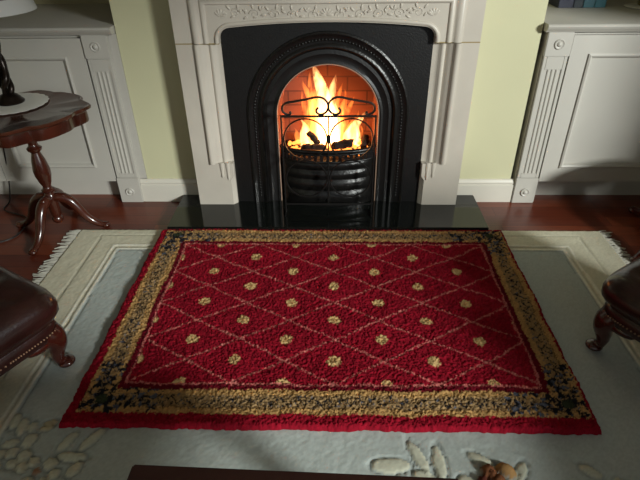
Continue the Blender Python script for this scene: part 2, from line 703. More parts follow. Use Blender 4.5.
# mantel shelf
sh = MB()
sh.box(-.70, .70, 2.36, 2.549, 1.1405, 1.158, 0.004)
sh.box(-.78, .78, 2.26, 2.549, 1.1585, 1.198, 0.008)
SP(sh, 'mantel_shelf', M['marble'])

# ------------------------------------------------------------------ cast iron insert
YP = 2.450
ins = empty('cast_iron_insert', (0, YP, 0.046))
tag(ins, 'black cast iron arched insert inside the marble surround, holding the fire', 'fireplace insert')
iinv = Matrix.Translation((0, -YP, -0.046))


def IP(mb, name, m, par=None, angle=35):
    bmesh.ops.transform(mb.bm, matrix=iinv, verts=mb.bm.verts)
    return mb.build(name, m, par or ins, angle)


IX = 0.004


def archpts(r, zc, n=28, zb=Z0 + .0005):
    pts = [(IX + r, zb), (IX + r, zb + (zc - zb) * .5)]
    for i in range(n + 1):
        a = PI * i / n
        pts.append((IX + r * math.cos(a), zc + r * math.sin(a)))
    pts += [(IX - r, zb + (zc - zb) * .5), (IX - r, zb)]
    return pts


def arch_sweep(prof, n=28, r0=None):
    """prof: list of (radius, y, centre z)"""
    b = MB()
    rs = []
    for r, y, zc in prof:
        rs.append([(x, y, z) for x, z in archpts(r, zc, n)])
    b.rings(rs, close=False, cap=False)
    return b


# back plate: square panel with arched hole
b = MB()
inner = archpts(.395, .525)
nn = len(inner)
outer_ = []
for x, z in inner:
    dx, dz = x - IX, z - .525
    if z <= .525:
        outer_.append((math.copysign(.4835, dx), z))
    else:
        # project to the rectangle
        k = min(.4835 / max(abs(dx), 1e-6), (.964 - .525) / max(dz, 1e-6))
        outer_.append((dx * k, .525 + dz * k))
b.rings([[(x, YP, z) for x, z in outer_], [(x, YP, z) for x, z in inner], [(x, YP + .02, z) for x, z in inner], [(x, YP + .02, z) for x, z in outer_]], close=False, cap=False)
IP(b, 'face_plate', M['iron'], angle=25)
# raised beaded arch band
b = arch_sweep([(.398, YP + .001, .525), (.396, YP - .008, .525), (.388, YP - .012, .525), (.380, YP - .008, .525), (.374, YP - .004, .525), (.346, YP - .004, .525), (.340, YP - .010, .525), (.330, YP - .012, .525), (.322, YP - .006, .525), (.318, YP + .004, .525)])
band = IP(b, 'arch_band', M['iron_relief'], angle=40)
bd = MB()
rr = .361
total = PI * rr + 2 * (.525 - .08)
N = 130
for i in range(N):
    d = (i + .5) / N * total
    if d < .445:
        x, z = IX + rr, .08 + d
    elif d < .445 + PI * rr:
        a = (d - .445) / rr
        x, z = IX + rr * math.cos(a), .525 + rr * math.sin(a)
    else:
        x, z = IX - rr, .525 - (d - .445 - PI * rr)
    bd.ball((x, YP - .005, z), (.0058, .0045, .0058), 8)
IP(bd, 'beading', M['iron_relief'], band, angle=60)
# splayed throat from band to fire opening
b = arch_sweep([(.319, YP + .003, .525), (.316, YP + .006, .524), (.300, YP + .003, .522), (.290, YP + .008, .520), (.272, YP + .010, .518), (.262, YP + .006, .516), (.2535, YP + .012, .520)])
IP(b, 'throat', M['iron'], angle=25)
b = arch_sweep([(.2545, YP + .011, .520), (.2530, YP + .007, .520), (.2500, YP + .008, .520), (.2495, YP + .020, .520)])
IP(b, 'opening_rim_glint', M['firelit_rim'], angle=60)
# fire chamber
fb = MB()
f0 = [(x, YP + .016, z) for x, z in archpts(.2545, .520)]
f1 = [(IX + (x - IX) * .95, YP + .26, z * .985) for x, z in archpts(.2545, .520)]
fb.rings([f0, f1], close=False, cap=False)
bmv = [fb.bm.verts.new(p) for p in f1]
fb.bm.faces.new(bmv)
IP(fb, 'fire_brick_chamber', M['brick'])

# grate: bowed front
gr = empty('fire_grate', (IX, YP + .06, Z0))
tag(gr, 'bowed black iron grate and ash cover below the flames', 'fire grate')
ginv = Matrix.Translation((-IX, -(YP + .06), -Z0))


def GP(mb, name, m, par=None, angle=35):
    bmesh.ops.transform(mb.bm, matrix=ginv, verts=mb.bm.verts)
    return mb.build(name, m, par or gr, angle)


def bow(z, dep, dy=0, n=24, hw=.240):
    return [(IX + hw * math.sin(-PI / 2 + PI * i / n), YP + .042 + dy - dep * math.cos(-PI / 2 + PI * i / n), z) for i in range(n + 1)]


b = MB()
b.tube(bow(.352, .085), .011, 10)
b.tube(bow(.337, .089), .006, 8)
GP(b, 'top_rail', M['iron_relief'], angle=60)
b = MB()
b.tube(bow(.298, .089), .007, 8)
for i in range(1, 24):
    t = -PI / 2 + PI * i / 24
    x, y = IX + .240 * math.sin(t), YP + .042 - .087 * math.cos(t)
    b.box(x - .0078, x + .0078, y - .003, y + .003, .298, .337, 0.001)
GP(b, 'slotted_band', M['iron'], angle=60)
# ash cover with horizontal rolls
b = MB()
prof = [(.292, .088), (.285, .094), (.262, .094), (.256, .088), (.248, .088), (.240, .098), (.214, .100), (.206, .092), (.196, .092), (.188, .102), (.150, .103), (.142, .094), (.132, .094), (.124, .104), (.085, .106), (.075, .100), (Z0 + .001, .100)]
b.rings([bow(z, d) for z, d in prof], close=False, cap=False)
GP(b, 'ash_cover', M['iron_relief'], angle=60)
b = MB()
b.rings([[(x, min(y + .012, YP + .045), z) for x, y, z in bow(.296, .085)], [(IX + (x - IX) * .95, YP + .27, .296) for x, y, z in bow(.296, .085)]], close=False, cap=False)
GP(b, 'fire_bed_tray', M['soot'])
b = MB()
b.ball((IX + .002, YP + .042 - .108, .090), .010, 12)
GP(b, 'knob', M['iron_relief'])

# ------------------------------------------------------------------ the fire
FY = YP + .165
fire = empty('fire', (0, FY, .30))
tag(fire, 'burning fire with tall orange and white flames in the grate', 'fire')
finv = Matrix.Translation((0, -FY, -.30))


def flame(x, y, z0, ztop, wd, lean=0.0, m='flame', dep=None, seed=0):
    r = random.Random(seed)
    ph = r.uniform(0, 6)
    n = 14
    rs = []
    for i in range(n + 1):
        t = i / n
        rad = wd * (math.sin(PI * min(1, (t * .85 + .22))) ** .9 if t < .92 else 0.12 * (1 - t) / .08 + .01)
        rad = 1.35 * wd * ((1 - t) ** .62) * (0.55 + 1.1 * t ** .5 * (1 - t) + .45 * (t < .0001)) + .0006
        cx = x + lean * t ** 1.4 + .016 * math.sin(ph + 6 * t) * t
        rad *= 1 + .22 * math.sin(ph * 2 + 13 * t) * t
        cz = z0 + (ztop - z0) * t
        dd = rad * (dep or .55)
        rs.append([(cx + rad * math.cos(2 * PI * k / 12), y + dd * math.sin(2 * PI * k / 12), cz) for k in range(12)])
    b = MB()
    b.rings(rs)
    bmesh.ops.transform(b.bm, matrix=finv, verts=b.bm.verts)
    return b.build('flame', M[m], fire, 80)


flames = [
    # x, y, z0, ztop, width, lean, material
    (0.005, FY, .31, .755, .058, -.062, 'flame_core'),
    (-.050, FY + .02, .33, .700, .030, -.045, 'flame'),
    (-.075, FY - .01, .45, .672, .026, -.040, 'flame'),
    (.020, FY + .02, .31, .680, .048, .010, 'flame_core'),
    (.045, FY + .01, .33, .640, .030, .020, 'flame'),
    (.060, FY + .03, .40, .600, .024, .035, 'flame'),
    (.010, FY - .02, .31, .560, .056, .000, 'flame_core'),
    (.125, FY, .30, .490, .044, .055, 'flame_core'),
    (.130, FY - .01, .31, .460, .030, .030, 'flame'),
    (.110, FY + .02, .30, .490, .028, .045, 'flame'),
    (-.105, FY, .30, .455, .034, -.040, 'flame_core'),
    (-.090, FY + .01, .31, .475, .022, -.010, 'flame'),
    (-.140, FY - .01, .31, .410, .018, -.050, 'flame'),
    (-.060, FY - .03, .30, .420, .022, .010, 'flame_core'),
    (.040, FY - .03, .30, .390, .020, .000, 'flame_core'),
    (-.100, FY + .03, .32, .600, .030, -.020, 'flame'),
    (.075, FY + .04, .32, .560, .034, .050, 'flame'),
    (-.030, FY + .04, .34, .620, .050, -.060, 'flame'),
    (.000, FY - .04, .31, .500, .040, -.030, 'flame'),
    (.160, FY + .01, .30, .420, .022, .020, 'flame'),
]
for i, (x, y, z0, z1, wd, ln, m) in enumerate(flames):
    flame(x, y, z0, z1, wd, ln, m, seed=i)
# embers
em = MB()
r = random.Random(3)
for i in range(90):
    t = r.uniform(-1, 1)
    x = IX + .215 * t
    y = r.uniform(YP + .0 + .03 * abs(t), YP + .22)
    em.ball((x, y, .306 + r.uniform(0, .012)), (r.uniform(.008, .018), r.uniform(.008, .016), r.uniform(.006, .012)), 8)
bmesh.ops.transform(em.bm, matrix=finv, verts=em.bm.verts)
tag(em.build('ember_bed', M['ember'], fire), kind='stuff')


def log(p0, p1, r0, label):
    p0, p1 = Vector(p0), Vector(p1)
    n = 10
    rr = random.Random(int(r0 * 1e4))
    pts = [p0.lerp(p1, i / n) + Vector((rr.uniform(-1, 1), rr.uniform(-1, 1), rr.uniform(-1, 1))) * .003 for i in range(n + 1)]
    b = MB()
    b.tube(pts, [r0 * rr.uniform(.85, 1.1) * (.8 if i in (0, n) else 1) for i in range(n + 1)], 9)
    o = b.build('fire_log', M['log'], None, 25)
    tag(o, label, 'log', 'logs burning in the grate')


log((-.13, YP + .06, .335), (-.01, YP + .03, .342), .021, 'charred log lying at the front left of the fire')
log((.03, YP + .04, .352), (.135, YP + .05, .365), .024, 'charred log propped at the front right of the fire')
log((-.04, YP + .10, .335), (-.10, YP + .12, .395), .018, 'short blackened log tilted up at the left in the flames')
log((.19, YP + .06, .33), (.205, YP + .12, .375), .018, 'dark lump of wood at the far right edge of the fire')


def plight(loc, e, r, c):
    l = bpy.data.lights.new('fire_light', 'POINT')
    l.energy = e
    l.color = c
    l.shadow_soft_size = r
    o = bpy.data.objects.new('fire_light', l)
    COL.objects.link(o)
    o.location = loc


plight((0.0, FY + .06, .47), .45, .05, (1.0, .20, .02))
plight((-0.04, FY + .06, .60), 0.12, .04, (1.0, .20, .02))

# ------------------------------------------------------------------ wrought iron guard
GY = 2.325
gd = empty('fire_guard', (0.008, GY, Z0))
tag(gd, 'black wrought iron scrollwork fire guard standing in front of the grate', 'fire guard')
dinv = Matrix.Translation((-.008, -GY, -Z0))


def DP(mb, name, m=None, par=None):
    bmesh.ops.transform(mb.bm, matrix=dinv, verts=mb.bm.verts)
    return mb.build(name, m or M['wire'], par or gd, 60)


GX = .008
b = MB()
b.tube([(GX - .226, GY, .569), (GX + .224, GY, .569)], .0055, 8)
b.tube([(GX - .222, GY, .10), (GX + .222, GY, .10)], .0042, 8)
b.tube([(GX, GY, .569), (GX, GY, .10)], .0038, 8)
DP(b, 'crossbar')
for s in (-1, 1):
    b = MB()
    b.tube([(GX + s * .222, GY, .572), (GX + s * .222, GY, Z0 + .004)], .0045, 8)
    b.tube([(GX + s * .222, GY - .04, Z0 + .005), (GX + s * .222, GY + .03, Z0 + .005)], .005, 8)
    DP(b, 'post')
    b = MB()
    pts = smoothpath([(-.180, .592), (-.176, .583), (-.187, .577), (-.204, .584), (-.215, .600), (-.210, .622), (-.190, .634), (-.150, .641), (-.101, .650), (-.060, .659), (-.030, .657), (-.008, .640), (-.0005, .616), (-.008, .592), (-.030, .578), (-.050, .583), (-.056, .598), (-.047, .611)], 5)
    b.tube([(GX - s * p[0], GY, p[1]) for p in pts], .0055, 8)
    DP(b, 'top_scroll')
    b = MB()
    cx = GX + s * .110
    for zc, r0 in ((.455, .102), (.245, .100)):
        circ = [(cx + r0 * 1.02 * math.cos(a), GY, zc + r0 * math.sin(a)) for a in [2 * PI * i / 36 for i in range(36)]]
        b.tube(circ, .0040, 6, closed=True)
    DP(b, 'lower_scroll')

# ------------------------------------------------------------------ rugs as dense pile meshes
def vnoise(X, Y, sc, seed):
    """smooth value noise"""
    g = np.random.default_rng(seed).random((256, 256))
    x, y = X / sc + 1000, Y / sc + 1000
    xi, yi = np.floor(x).astype(int), np.floor(y).astype(int)
    fx, fy = x - xi, y - yi
    fx, fy = fx * fx * (3 - 2 * fx), fy * fy * (3 - 2 * fy)
    a = g[xi % 256, yi % 256]
    b = g[(xi + 1) % 256, yi % 256]
    c = g[xi % 256, (yi + 1) % 256]
    d = g[(xi + 1) % 256, (yi + 1) % 256]
    return (a * (1 - fx) + b * fx) * (1 - fy) + (c * (1 - fx) + d * fx) * fy


def heightgrid(name, X, Y, Z, C, m, parent=None):
    """surface grid with a skirt down to z = base"""
    ny, nx = X.shape
    co = np.stack([X, Y, Z], -1).reshape(-1, 3)
    idx = np.arange(ny * nx).reshape(ny, nx)
    f = np.stack([idx[:-1, :-1], idx[:-1, 1:], idx[1:, 1:], idx[1:, :-1]], -1).reshape(-1, 4)
    me = bpy.data.meshes.new(name)
    me.vertices.add(len(co))
    me.vertices.foreach_set('co', co.ravel().astype(np.float32))
    me.loops.add(f.size)
    me.loops.foreach_set('vertex_index', f.ravel().astype(np.int32))
    me.polygons.add(len(f))
    me.polygons.foreach_set('loop_start', (np.arange(len(f)) * 4).astype(np.int32))
    me.update(calc_edges=True)
    me.validate()
    ca = me.color_attributes.new('Col', 'FLOAT_COLOR', 'POINT')
    c4 = np.concatenate([C.reshape(-1, 3), np.ones((len(co), 1))], 1)
    ca.data.foreach_set('color', c4.ravel().astype(np.float32))
    me.materials.append(m)
    me.polygons.foreach_set('use_smooth', np.ones(len(f), bool))
    o = bpy.data.objects.new(name, me)
    COL.objects.link(o)
    if parent:
        o.parent = parent
    return o


def L(c):
    return np.array(lin(c))


# --- pale rug -------------------------------------------------------------
PX0, PX1, PY0, PY1 = -1.262, 1.362, 0.30, 2.207
RES = 0.0062
xs = np.arange(PX0, PX1 + RES, RES)
ys = np.arange(PY0, PY1 + RES, RES)
# the red rug sits on this one; extra rows make a skirt
xs = np.concatenate([[PX0 - .002], xs, [xs[-1] + .002]])
ys = np.concatenate([[PY0 - .002], ys, [PY1 + .008]])
X, Y = np.meshgrid(xs, ys)
T = .012
Zh = T + (rng.random(X.shape) - .5) * .0018 + (vnoise(X, Y, .03, 1) - .5) * .0012
blue = L((180, 188, 183))
cream = L((214, 209, 186))
line = L((228, 225, 208))
fx0, fx1, fy1 = -1.010, 1.122, 2.035
wob = (vnoise(X, Y, .08, 2) - .5) * .003
ins_ = np.minimum(np.minimum(X - fx0, fx1 - X), fy1 - Y) + wob     # >0 inside the field
C = np.where((ins_ > 0)[..., None], blue, cream)
jit = vnoise(X, Y, .25, 5)[..., None]
C = C * (.93 + .12 * jit)
for off, hw, col, dz in ((-.006, .006, line, .002), (-.022, .0045, cream * .80, -.003), (-.034, .006, line, .002), (-.125, .004, cream * .80, -.003), (.006, .003, blue * .7, -.003)):
    d = np.abs(ins_ - off) < hw
    C[d] = col
    Zh = np.where(d, Zh + dz, Zh)


def motif(ax, ay, bx, by, wd, col, hgt=.0032):
    """carved leaf from a to b; returns nothing, edits Zh and C"""
    global Zh
    cx, cy = (ax + bx) / 2, (ay + by) / 2
    ln = math.hypot(bx - ax, by - ay) / 2 + .004
    a = math.atan2(by - ay, bx - ax)
    u = ((X - cx) * math.cos(a) + (Y - cy) * math.sin(a)) / ln
    v = (-(X - cx) * math.sin(a) + (Y - cy) * math.cos(a)) / (wd / 2)
    r = np.sqrt(u * u + v * v)
    Zh = np.where(r < 1, Zh + hgt * np.sqrt(np.clip(1 - r * r, 0, 1)), Zh)
    C[r < 1] = col
    ring_ = (r >= 1) & (r < 1 + .006 / min(ln, wd / 2))
    Zh = np.where(ring_, Zh - .004, Zh)
    C[ring_] = C[ring_] * .85


pet = L((198, 198, 178))
pet2 = L((190, 180, 150))
rust = L((120, 76, 50))
leaves = [((-.805, .944), (-.778, 1.004), .026), ((-.739, .948), (-.694, 1.020), .028), ((-.796, .923), (-.715, .921), .028),
          ((-.958, .998), (-.965, 1.053), .03), ((-.919, .955), (-.908, .995), .034), ((-.985, .955), (-.950, .972), .026),
          ((-.957, .920), (-.935, .942), .03), ((-.920, .912), (-.888, .930), .034), ((-.870, .888), (-.859, .914), .032),
          ((-.807, .880), (-.812, .915), .034), ((-.788, .850), (-.779, .878), .03), ((-.99, .915), (-.97, .935), .026),
          ((-.90, .875), (-.885, .895), .03), ((-.935, .885), (-.92, .905), .03), ((-.86, .83), (-.845, .85), .03), ((-.81, .83), (-.80, .85), .03),
          ((-.99, 1.02), (-1.0, 1.07), .03), ((-.925, 1.01), (-.93, 1.04), .024), ((-.98, .87), (-.96, .89), .03), ((-.74, .86), (-.72, .90), .03),
          ((.150, .905), (.255, .908), .044), ((.268, .985), (.312, .884), .030), ((.346, .968), (.350, .865), .030), ((.27, .88), (.33, .86), .04),
          ((.442, .946), (.506, .912), .028), ((.566, .865), (.596, .918), .028), ((.762, .912), (.805, .880), .028), ((.40, .87), (.44, .83), .04),
          ((.84, .87), (.88, .84), .03), ((.02, .85), (.08, .82), .04), ((-.25, .84), (-.2, .80), .04)]
for a, b, w_ in leaves:
    motif(*a, *b, w_ * 1.15, pet)
motif(-.898, 1.014, -.864, 1.029, .024, pet2)
motif(-.893, 1.035, -.86, 1.045, .02, pet2)
motif(-.848, .872, -.832, .870, .026, L((160, 125, 100)))
motif(.468, .895, .500, .880, .050, rust, .024)
motif(.488, .868, .520, .850, .050, rust, .024)
motif(.515, .908, .560, .880, .042, L((168, 130, 84)), .020)
motif(.455, .868, .468, .845, .034, L((92, 48, 38)), .020)
C = np.clip(C * (1 + (rng.random(X.shape)[..., None] - .5) * .14), 0, 1)
# skirt
Zh[0, :] = Zh[-1, :] = .001
Zh[:, 0] = Zh[:, -1] = .001
pr = empty('pale_rug', (0, 1.25, 0))
tag(pr, 'large pale blue grey rug with cream border and carved flowers under the red rug', 'rug')
body = heightgrid('woven_body', X, Y - 1.25, Zh, C, M['pile'], pr)
# fringes at both short ends
for s, x0 in ((-1, PX0), (1, PX1)):
    f = MB()
    y = 1.0
    rr = random.Random(11 + s)
    while y < 2.21:
        ln = rr.uniform(.040, .075)
        dy = rr.uniform(-.022, .022)
        z = rr.uniform(.004, .010)
        f.tube([(x0 - s * .006, y - 1.25, .007), (x0 + s * ln * .5, y - 1.25 + dy * .4, z + .002), (x0 + s * ln, y - 1.25 + dy, .0035)], [.0042, .0036, .0022], 5)
        y += rr.uniform(.005, .009)
    tag(f.build('fringe', M['fringe'], pr, 60), kind='stuff')

# --- red rug ----------------------------------------------------------------
RX0, RX1, RY0, RY1 = -.838, .872, 1.020, 2.190
RES = 0.0036
nx = int((RX1 - RX0) / RES)
ny = int((RY1 - RY0) / RES)
gx = np.linspace(RX0, RX1, nx)
gy = np.linspace(RY0, RY1, ny)
X, Y = np.meshgrid(gx, gy)
# sample the pattern at jittered positions so that edges look tufted
Xs = X + rng.normal(0, .0019, X.shape) + (vnoise(X, Y, .010, 21) - .5) * .004
Ys = Y + rng.normal(0, .0019, X.shape) + (vnoise(X, Y, .010, 22) - .5) * .004
red = L((142, 16, 36))
deep = L((104, 12, 28))
gold = L((186, 146, 92))
tan = L((160, 130, 90))
pink = L((196, 112, 104))
dark = L((34, 34, 40))
slate = L((88, 92, 104))
C = np.broadcast_to(red, X.shape + (3,)).copy()
# distance inwards with side dependent outer margins
dl = Xs - RX0 - .040
dr = RX1 - Xs - .016
db = Ys - RY0 - .046
dt = RY1 - Ys - .021
ins_ = np.minimum(np.minimum(dl, dr), np.minimum(db, dt))
GW, PW, G2, RW_, LW = .024, .052, .022, .020, .007
o1 = GW
o2 = o1 + PW
o3 = o2 + G2
o4 = o3 + RW_
o5 = o4 + LW
C[(ins_ > 0) & (ins_ <= o3)] = gold
mid = (ins_ > o1) & (ins_ <= o2)
C[mid] = tan
# running vine of dark leaves in the middle strip
vert = np.minimum(dl, dr) < np.minimum(db, dt)
s_ = np.where(vert, Ys, Xs)
c_ = (ins_ - (o1 + o2) / 2) / (PW / 2)
wave = np.sin(s_ * 2 * PI / .052)
wave2 = np.sin(s_ * 2 * PI / .0175 + 1.0)
vine = np.abs(c_ - .45 * wave) < .10
spots = (np.sin(s_ * 2 * PI / .026) * np.cos(c_ * 5.0 + wave2) > .70)
C[mid & (spots | vine)] = dark
fleck = vnoise(X, Y, .007, 33) > .86
C[mid & fleck] = slate
edge_l = np.abs(ins_ - o1) < .002
C[edge_l] = L((120, 92, 60))
# corner blocks: dense dark floral
for cx, cy in ((RX0 + .10, RY0 + .10), (RX1 - .075, RY0 + .10), (RX0 + .10, RY1 - .06), (RX1 - .075, RY1 - .06)):
    dx, dy = Xs - cx, Ys - cy
    r = np.hypot(dx, dy)
    a = np.arctan2(dy, dx)
    band_ = (ins_ > .004) & (ins_ <= o3 + .004)
    near = band_ & ((np.abs(dx) < .20) & (np.abs(dy) < .17))
    C[near & (vnoise(X, Y, .010, 44) > .64)] = dark
    C[near & (vnoise(X, Y, .012, 45) > .74)] = slate
    fl = (r < .070) & (r > .018) & (np.cos(a * 7) > -.25) & (ins_ > 0)
    C[fl & (vnoise(X, Y, .009, 46) > .4)] = dark
    C[(r < .018) & (ins_ > 0)] = L((60, 66, 48))
    C[(np.abs(r - .046) < .006) & (np.cos(a * 7) < .2) & (ins_ > 0)] = gold
C[(ins_ > o3) & (ins_ <= o4)] = deep
C[(ins_ > o4) & (ins_ <= o5)] = pink
field = ins_ > o5
C[field] = red
u = (Xs - .037) / .1788
v = (Ys - 1.936) / .1065
for q in (u + v, u - v):
    d = np.abs(((q + 1) / 2) % 1 - .5) * 2       # 0 at even+1 ... distance to odd integers
    d = np.abs(((q - 1 + 1) % 2) - 1)
    C[field & (d < .034)] = pink * .93
# medallion dots where u+v is even
ui, vi = np.round(u), np.round(v)
same = ((ui + vi) % 2) == 0
alt_u = np.where(same, ui, np.where(np.abs(u - ui) > np.abs(v - vi), ui + np.sign(u - ui), ui))
alt_v = np.where(same, vi, np.where(np.abs(u - ui) > np.abs(v - vi), vi, vi + np.sign(v - vi)))
rd = np.hypot((Xs - .037) - alt_u * .1788, (Ys - 1.936) - alt_v * .1065)
C[field & (rd < .0225)] = L((206, 172, 118))
C[field & (rd < .009) & (vnoise(X, Y, .01, 51) > .5)] = L((190, 140, 90))
C = C * (1 + (rng.random(X.shape)[..., None] - .5) * .50) * (.88 + .24 * vnoise(X, Y, .018, 61)[..., None])
C = np.clip(C, 0, 1)
T0 = .034
Zh = T0 + rng.normal(0, .0026, X.shape) + (vnoise(X, Y, .009, 71) - .5) * .0028 + (vnoise(X, Y, .10, 72) - .5) * .005
# pile rolls over at the edges
e = np.minimum(np.minimum(X - RX0, RX1 - X), np.minimum(Y - RY0, RY1 - Y))
Zh = np.where(e < .014, .014 + (Zh - .014) * np.sqrt(np.clip(1 - (1 - e / .014) ** 2, 0, 1)), Zh)
# wobbling edge
wx = (vnoise(X, Y, .07, 81) - .5) * .010 + (vnoise(X, Y, .012, 82) - .5) * .006
wy = (vnoise(X, Y, .07, 83) - .5) * .010 + (vnoise(X, Y, .012, 84) - .5) * .006
X = X + wx
Y = np.minimum(Y + wy * (1 - np.clip((Y - 2.1) / .05, 0, 1)), RY1 - .0)
Y = Y - np.clip((X + .35) * 0, 0, 1)
rr_ = heightgrid('red_rug', X, Y, Zh, C, M['pile'])
tag(rr_, 'thick red wool rug with gold floral border and diamond lattice in front of the hearth', 'rug')

# ------------------------------------------------------------------ leather footstools
def footstool(loc, rz, label, lx=.62, ly=.50, mt='leather'):
    root = empty('leather_footstool', loc, rz)
    tag(root, label, 'footstool', 'buttoned leather footstools')
    # local frame: corner at origin, stool spans x 0..lx, y 0..ly
    cx, cy = lx / 2, ly / 2
    n = 96

    def ringpts(off, z, rc):
        hx, hy = lx / 2 + off, ly / 2 + off
        rc = min(rc, hx * .99, hy * .99)
        out = []
        for k in range(n):
            a = 2 * PI * k / n
            ca, sa = math.cos(a), math.sin(a)
            p = 9.0
            q = (abs(ca) ** p + abs(sa) ** p) ** (-1 / p)
            out.append((cx + hx * ca * q, cy + hy * sa * q, z))
        return out
    prof = [(-.03, .150), (-.004, .152), (.000, .162), (.004, .200), (-.002, .212), (.010, .226), (.024, .250), (.026, .280), (.018, .306), (.000, .326), (-.028, .342), (-.060, .351), (-.10, .356), (-.14, .358), (-.18, .360), (-.22, .361), (-.244, .3615)]
    btn = [(.09 + i * .15 + (.075 if j % 2 else 0), .10 + j * .10) for i in range(-1, 4) for j in range(-1, 4)]
    btn = [(x, y) for x, y in btn if .05 < x < lx - .05 and .04 < y < ly - .04]
    b = MB()
    rs = []
    for off, z in prof:
        ring = []
        for (x, y, zz) in ringpts(off, z, .06):
            if z > .30:
                d = min(math.hypot(x - bx, y - by) for bx, by in btn)
                zz -= .026 * math.exp(-(d / .022) ** 2) + .020 * math.exp(-(d / .050) ** 2)
            ring.append((x, y, zz))
        rs.append(ring)
    b.rings(rs)
    b.build('cushion', M[mt], root, 60)
    for bx, by in btn:
        b = MB()
        b.ball((bx, by, .322), (.010, .010, .006), 10)
        b.build('button', M[mt], root, 60)
    # stud trim along the lower edge
    b = MB()
    ring = ringpts(.004, .180, .06)
    per = []
    for k in range(n):
        a, c = Vector(ring[k]), Vector(ring[(k + 1) % n])
        m_ = max(1, round((c - a).length / .0115))
        for q in range(m_):
            per.append(a.lerp(c, q / m_))
    for p in per:
        b.ball(p, .0034, 6)
    b.build('stud_trim', M['brass'], root, 60)
    # cabriole legs at the four corners
    for sx, sy in ((0, 0), (1, 0), (0, 1), (1, 1)):
        ox, oy = (-1 if sx == 0 else 1), (-1 if sy == 0 else 1)
        bx, by = (.045 if sx == 0 else lx - .045), (.045 if sy == 0 else ly - .045)
        dx, dy = ox * .7071, oy * .7071
        path = smoothpath([(0, .158), (.014, .138), (.020, .112), (.012, .075), (.008, .045), (.016, .022), (.028, .014)], 4)
        pts = [(bx + dx * p[0], by + dy * p[0], p[1]) for p in path]
        N_ = len(pts)
        rad = interp([0, .15, .33, .55, .72, .85, .95, 1], [.050, .046, .037, .025, .019, .020, .020, .011], N_)
        l = MB()
        l.tube(pts, rad, 14)
        l.ball((bx + dx * .028, by + dy * .028, .016), (.031, .031, .016), 14)
        # shaped bracket ears beside the knee
        l.ball((bx + ox * -.045, by + dy * .02, .142), (.056, .030, .024), 12)
        l.ball((bx + dx * .02, by + oy * -.045, .142), (.030, .056, .024), 12)
        l.build('leg', M['leg_wood'], root, 70)
    return root


footstool((-.895, 1.300, .0135), math.radians(151), 'dark brown buttoned leather footstool at the left, on the pale rug')
footstool((.960, 1.400, .0135), math.radians(-56), 'dark brown leather footstool at the right edge, beside the red rug')

# ------------------------------------------------------------------ small tripod table with lamp
TX, TY, TZ = -1.375, 2.225, .64
tb = empty('wine_table', (TX, TY, 0))
tag(tb, 'small polished mahogany table with scalloped top and turned column, left of the fireplace', 'table')


def scal(a):
    base = 1.0 + .012 * math.cos(8 * a)
    k = 0
    for c in (0, PI / 2, PI, 3 * PI / 2):
        c += math.radians(13)
        d = (a - c + PI) % (2 * PI) - PI
        k += .10 * math.exp(-(d / .16) ** 2) - .045 * math.exp(-((abs(d) - .36) / .09) ** 2)
    return base + k


b = MB()
R_ = .268
b.lathe([(R_ * .3, TZ - .018), (R_ * .97, TZ - .018), (R_ * 1.01, TZ - .012), (R_ * 1.015, TZ - .004), (R_ * 1.0, TZ + .001), (R_ * .97, TZ), (R_ * .94, TZ - .004), (R_ * .3, TZ - .0045), (.001, TZ - .0045)], n=160, fn=scal)
b.build('tabletop', M['wood_top'], tb, 30)
b = MB()
b.lathe([(R_ * .90, TZ - .074), (R_ * .925, TZ - .074), (R_ * .935, TZ - .066), (R_ * .93, TZ - .026), (R_ * .955, TZ - .0185), (R_ * .90, TZ - .0185)], n=160, fn=scal)
b.lathe([(.08, TZ - .074), (R_ * .92, TZ - .070), (R_ * .92, TZ - .066), (.08, TZ - .066)], n=160, fn=scal)
b.build('apron', M['wood'], tb, 30)
b = MB()
b.lathe([(.006, .050), (.018, .052), (.026, .062), (.028, .074), (.020, .086), (.024, .094), (.026, .130), (.029, .190), (.028, .212), (.020, .222), (.030, .230), (.032, .238), (.022, .247), (.019, .256), (.028, .280), (.037, .315), (.039, .345), (.031, .395), (.022, .425), (.020, .435), (.032, .446), (.034, .456), (.022, .468), (.021, .482), (.036, .500), (.036, .520), (.024, .530), (.034, .548), (.046, .562), (.05, TZ - .073)], n=32)
b.build('column', M['wood'], tb, 50)
for ang in (-99, 7, 96, 174):
    a = math.radians(ang)
    path = smoothpath([(.018, .190), (.045, .192), (.085, .170), (.115, .125), (.140, .078), (.175, .040), (.215, .020), (.245, .026)], 4)
    pts = [(p[0] * math.cos(a), p[0] * math.sin(a), p[1]) for p in path]
    l = MB()
    l.tube(pts, interp([0, .2, .45, .75, .92, 1], [.023, .026, .024, .017, .016, .008], len(pts)), 12)
    l.ball((.228 * math.cos(a), .228 * math.sin(a), .016), (.022, .022, .016), 12)
    # carved volute on the knee
    l.ball((.060 * math.cos(a), .060 * math.sin(a), .200), (.020, .020, .014), 10)
    l.build('leg', M['wood'], tb, 60)

# doily
dz = TZ + .0015
LX, LY = -1.462, 2.305
b = MB()
b.lathe([(.001, dz + .002), (.06, dz + .002), (.10, dz + .003), (.148, dz + .002), (.156, dz + .0005), (.156, dz), (.001, dz)], LX, LY, n=144, fn=lambda a: 1 + .035 * abs(math.sin(a * 11)))
tag(b.build('lace_doily', M['lace'], None, 60), 'white crocheted lace doily under the lamp on the small table', 'doily')

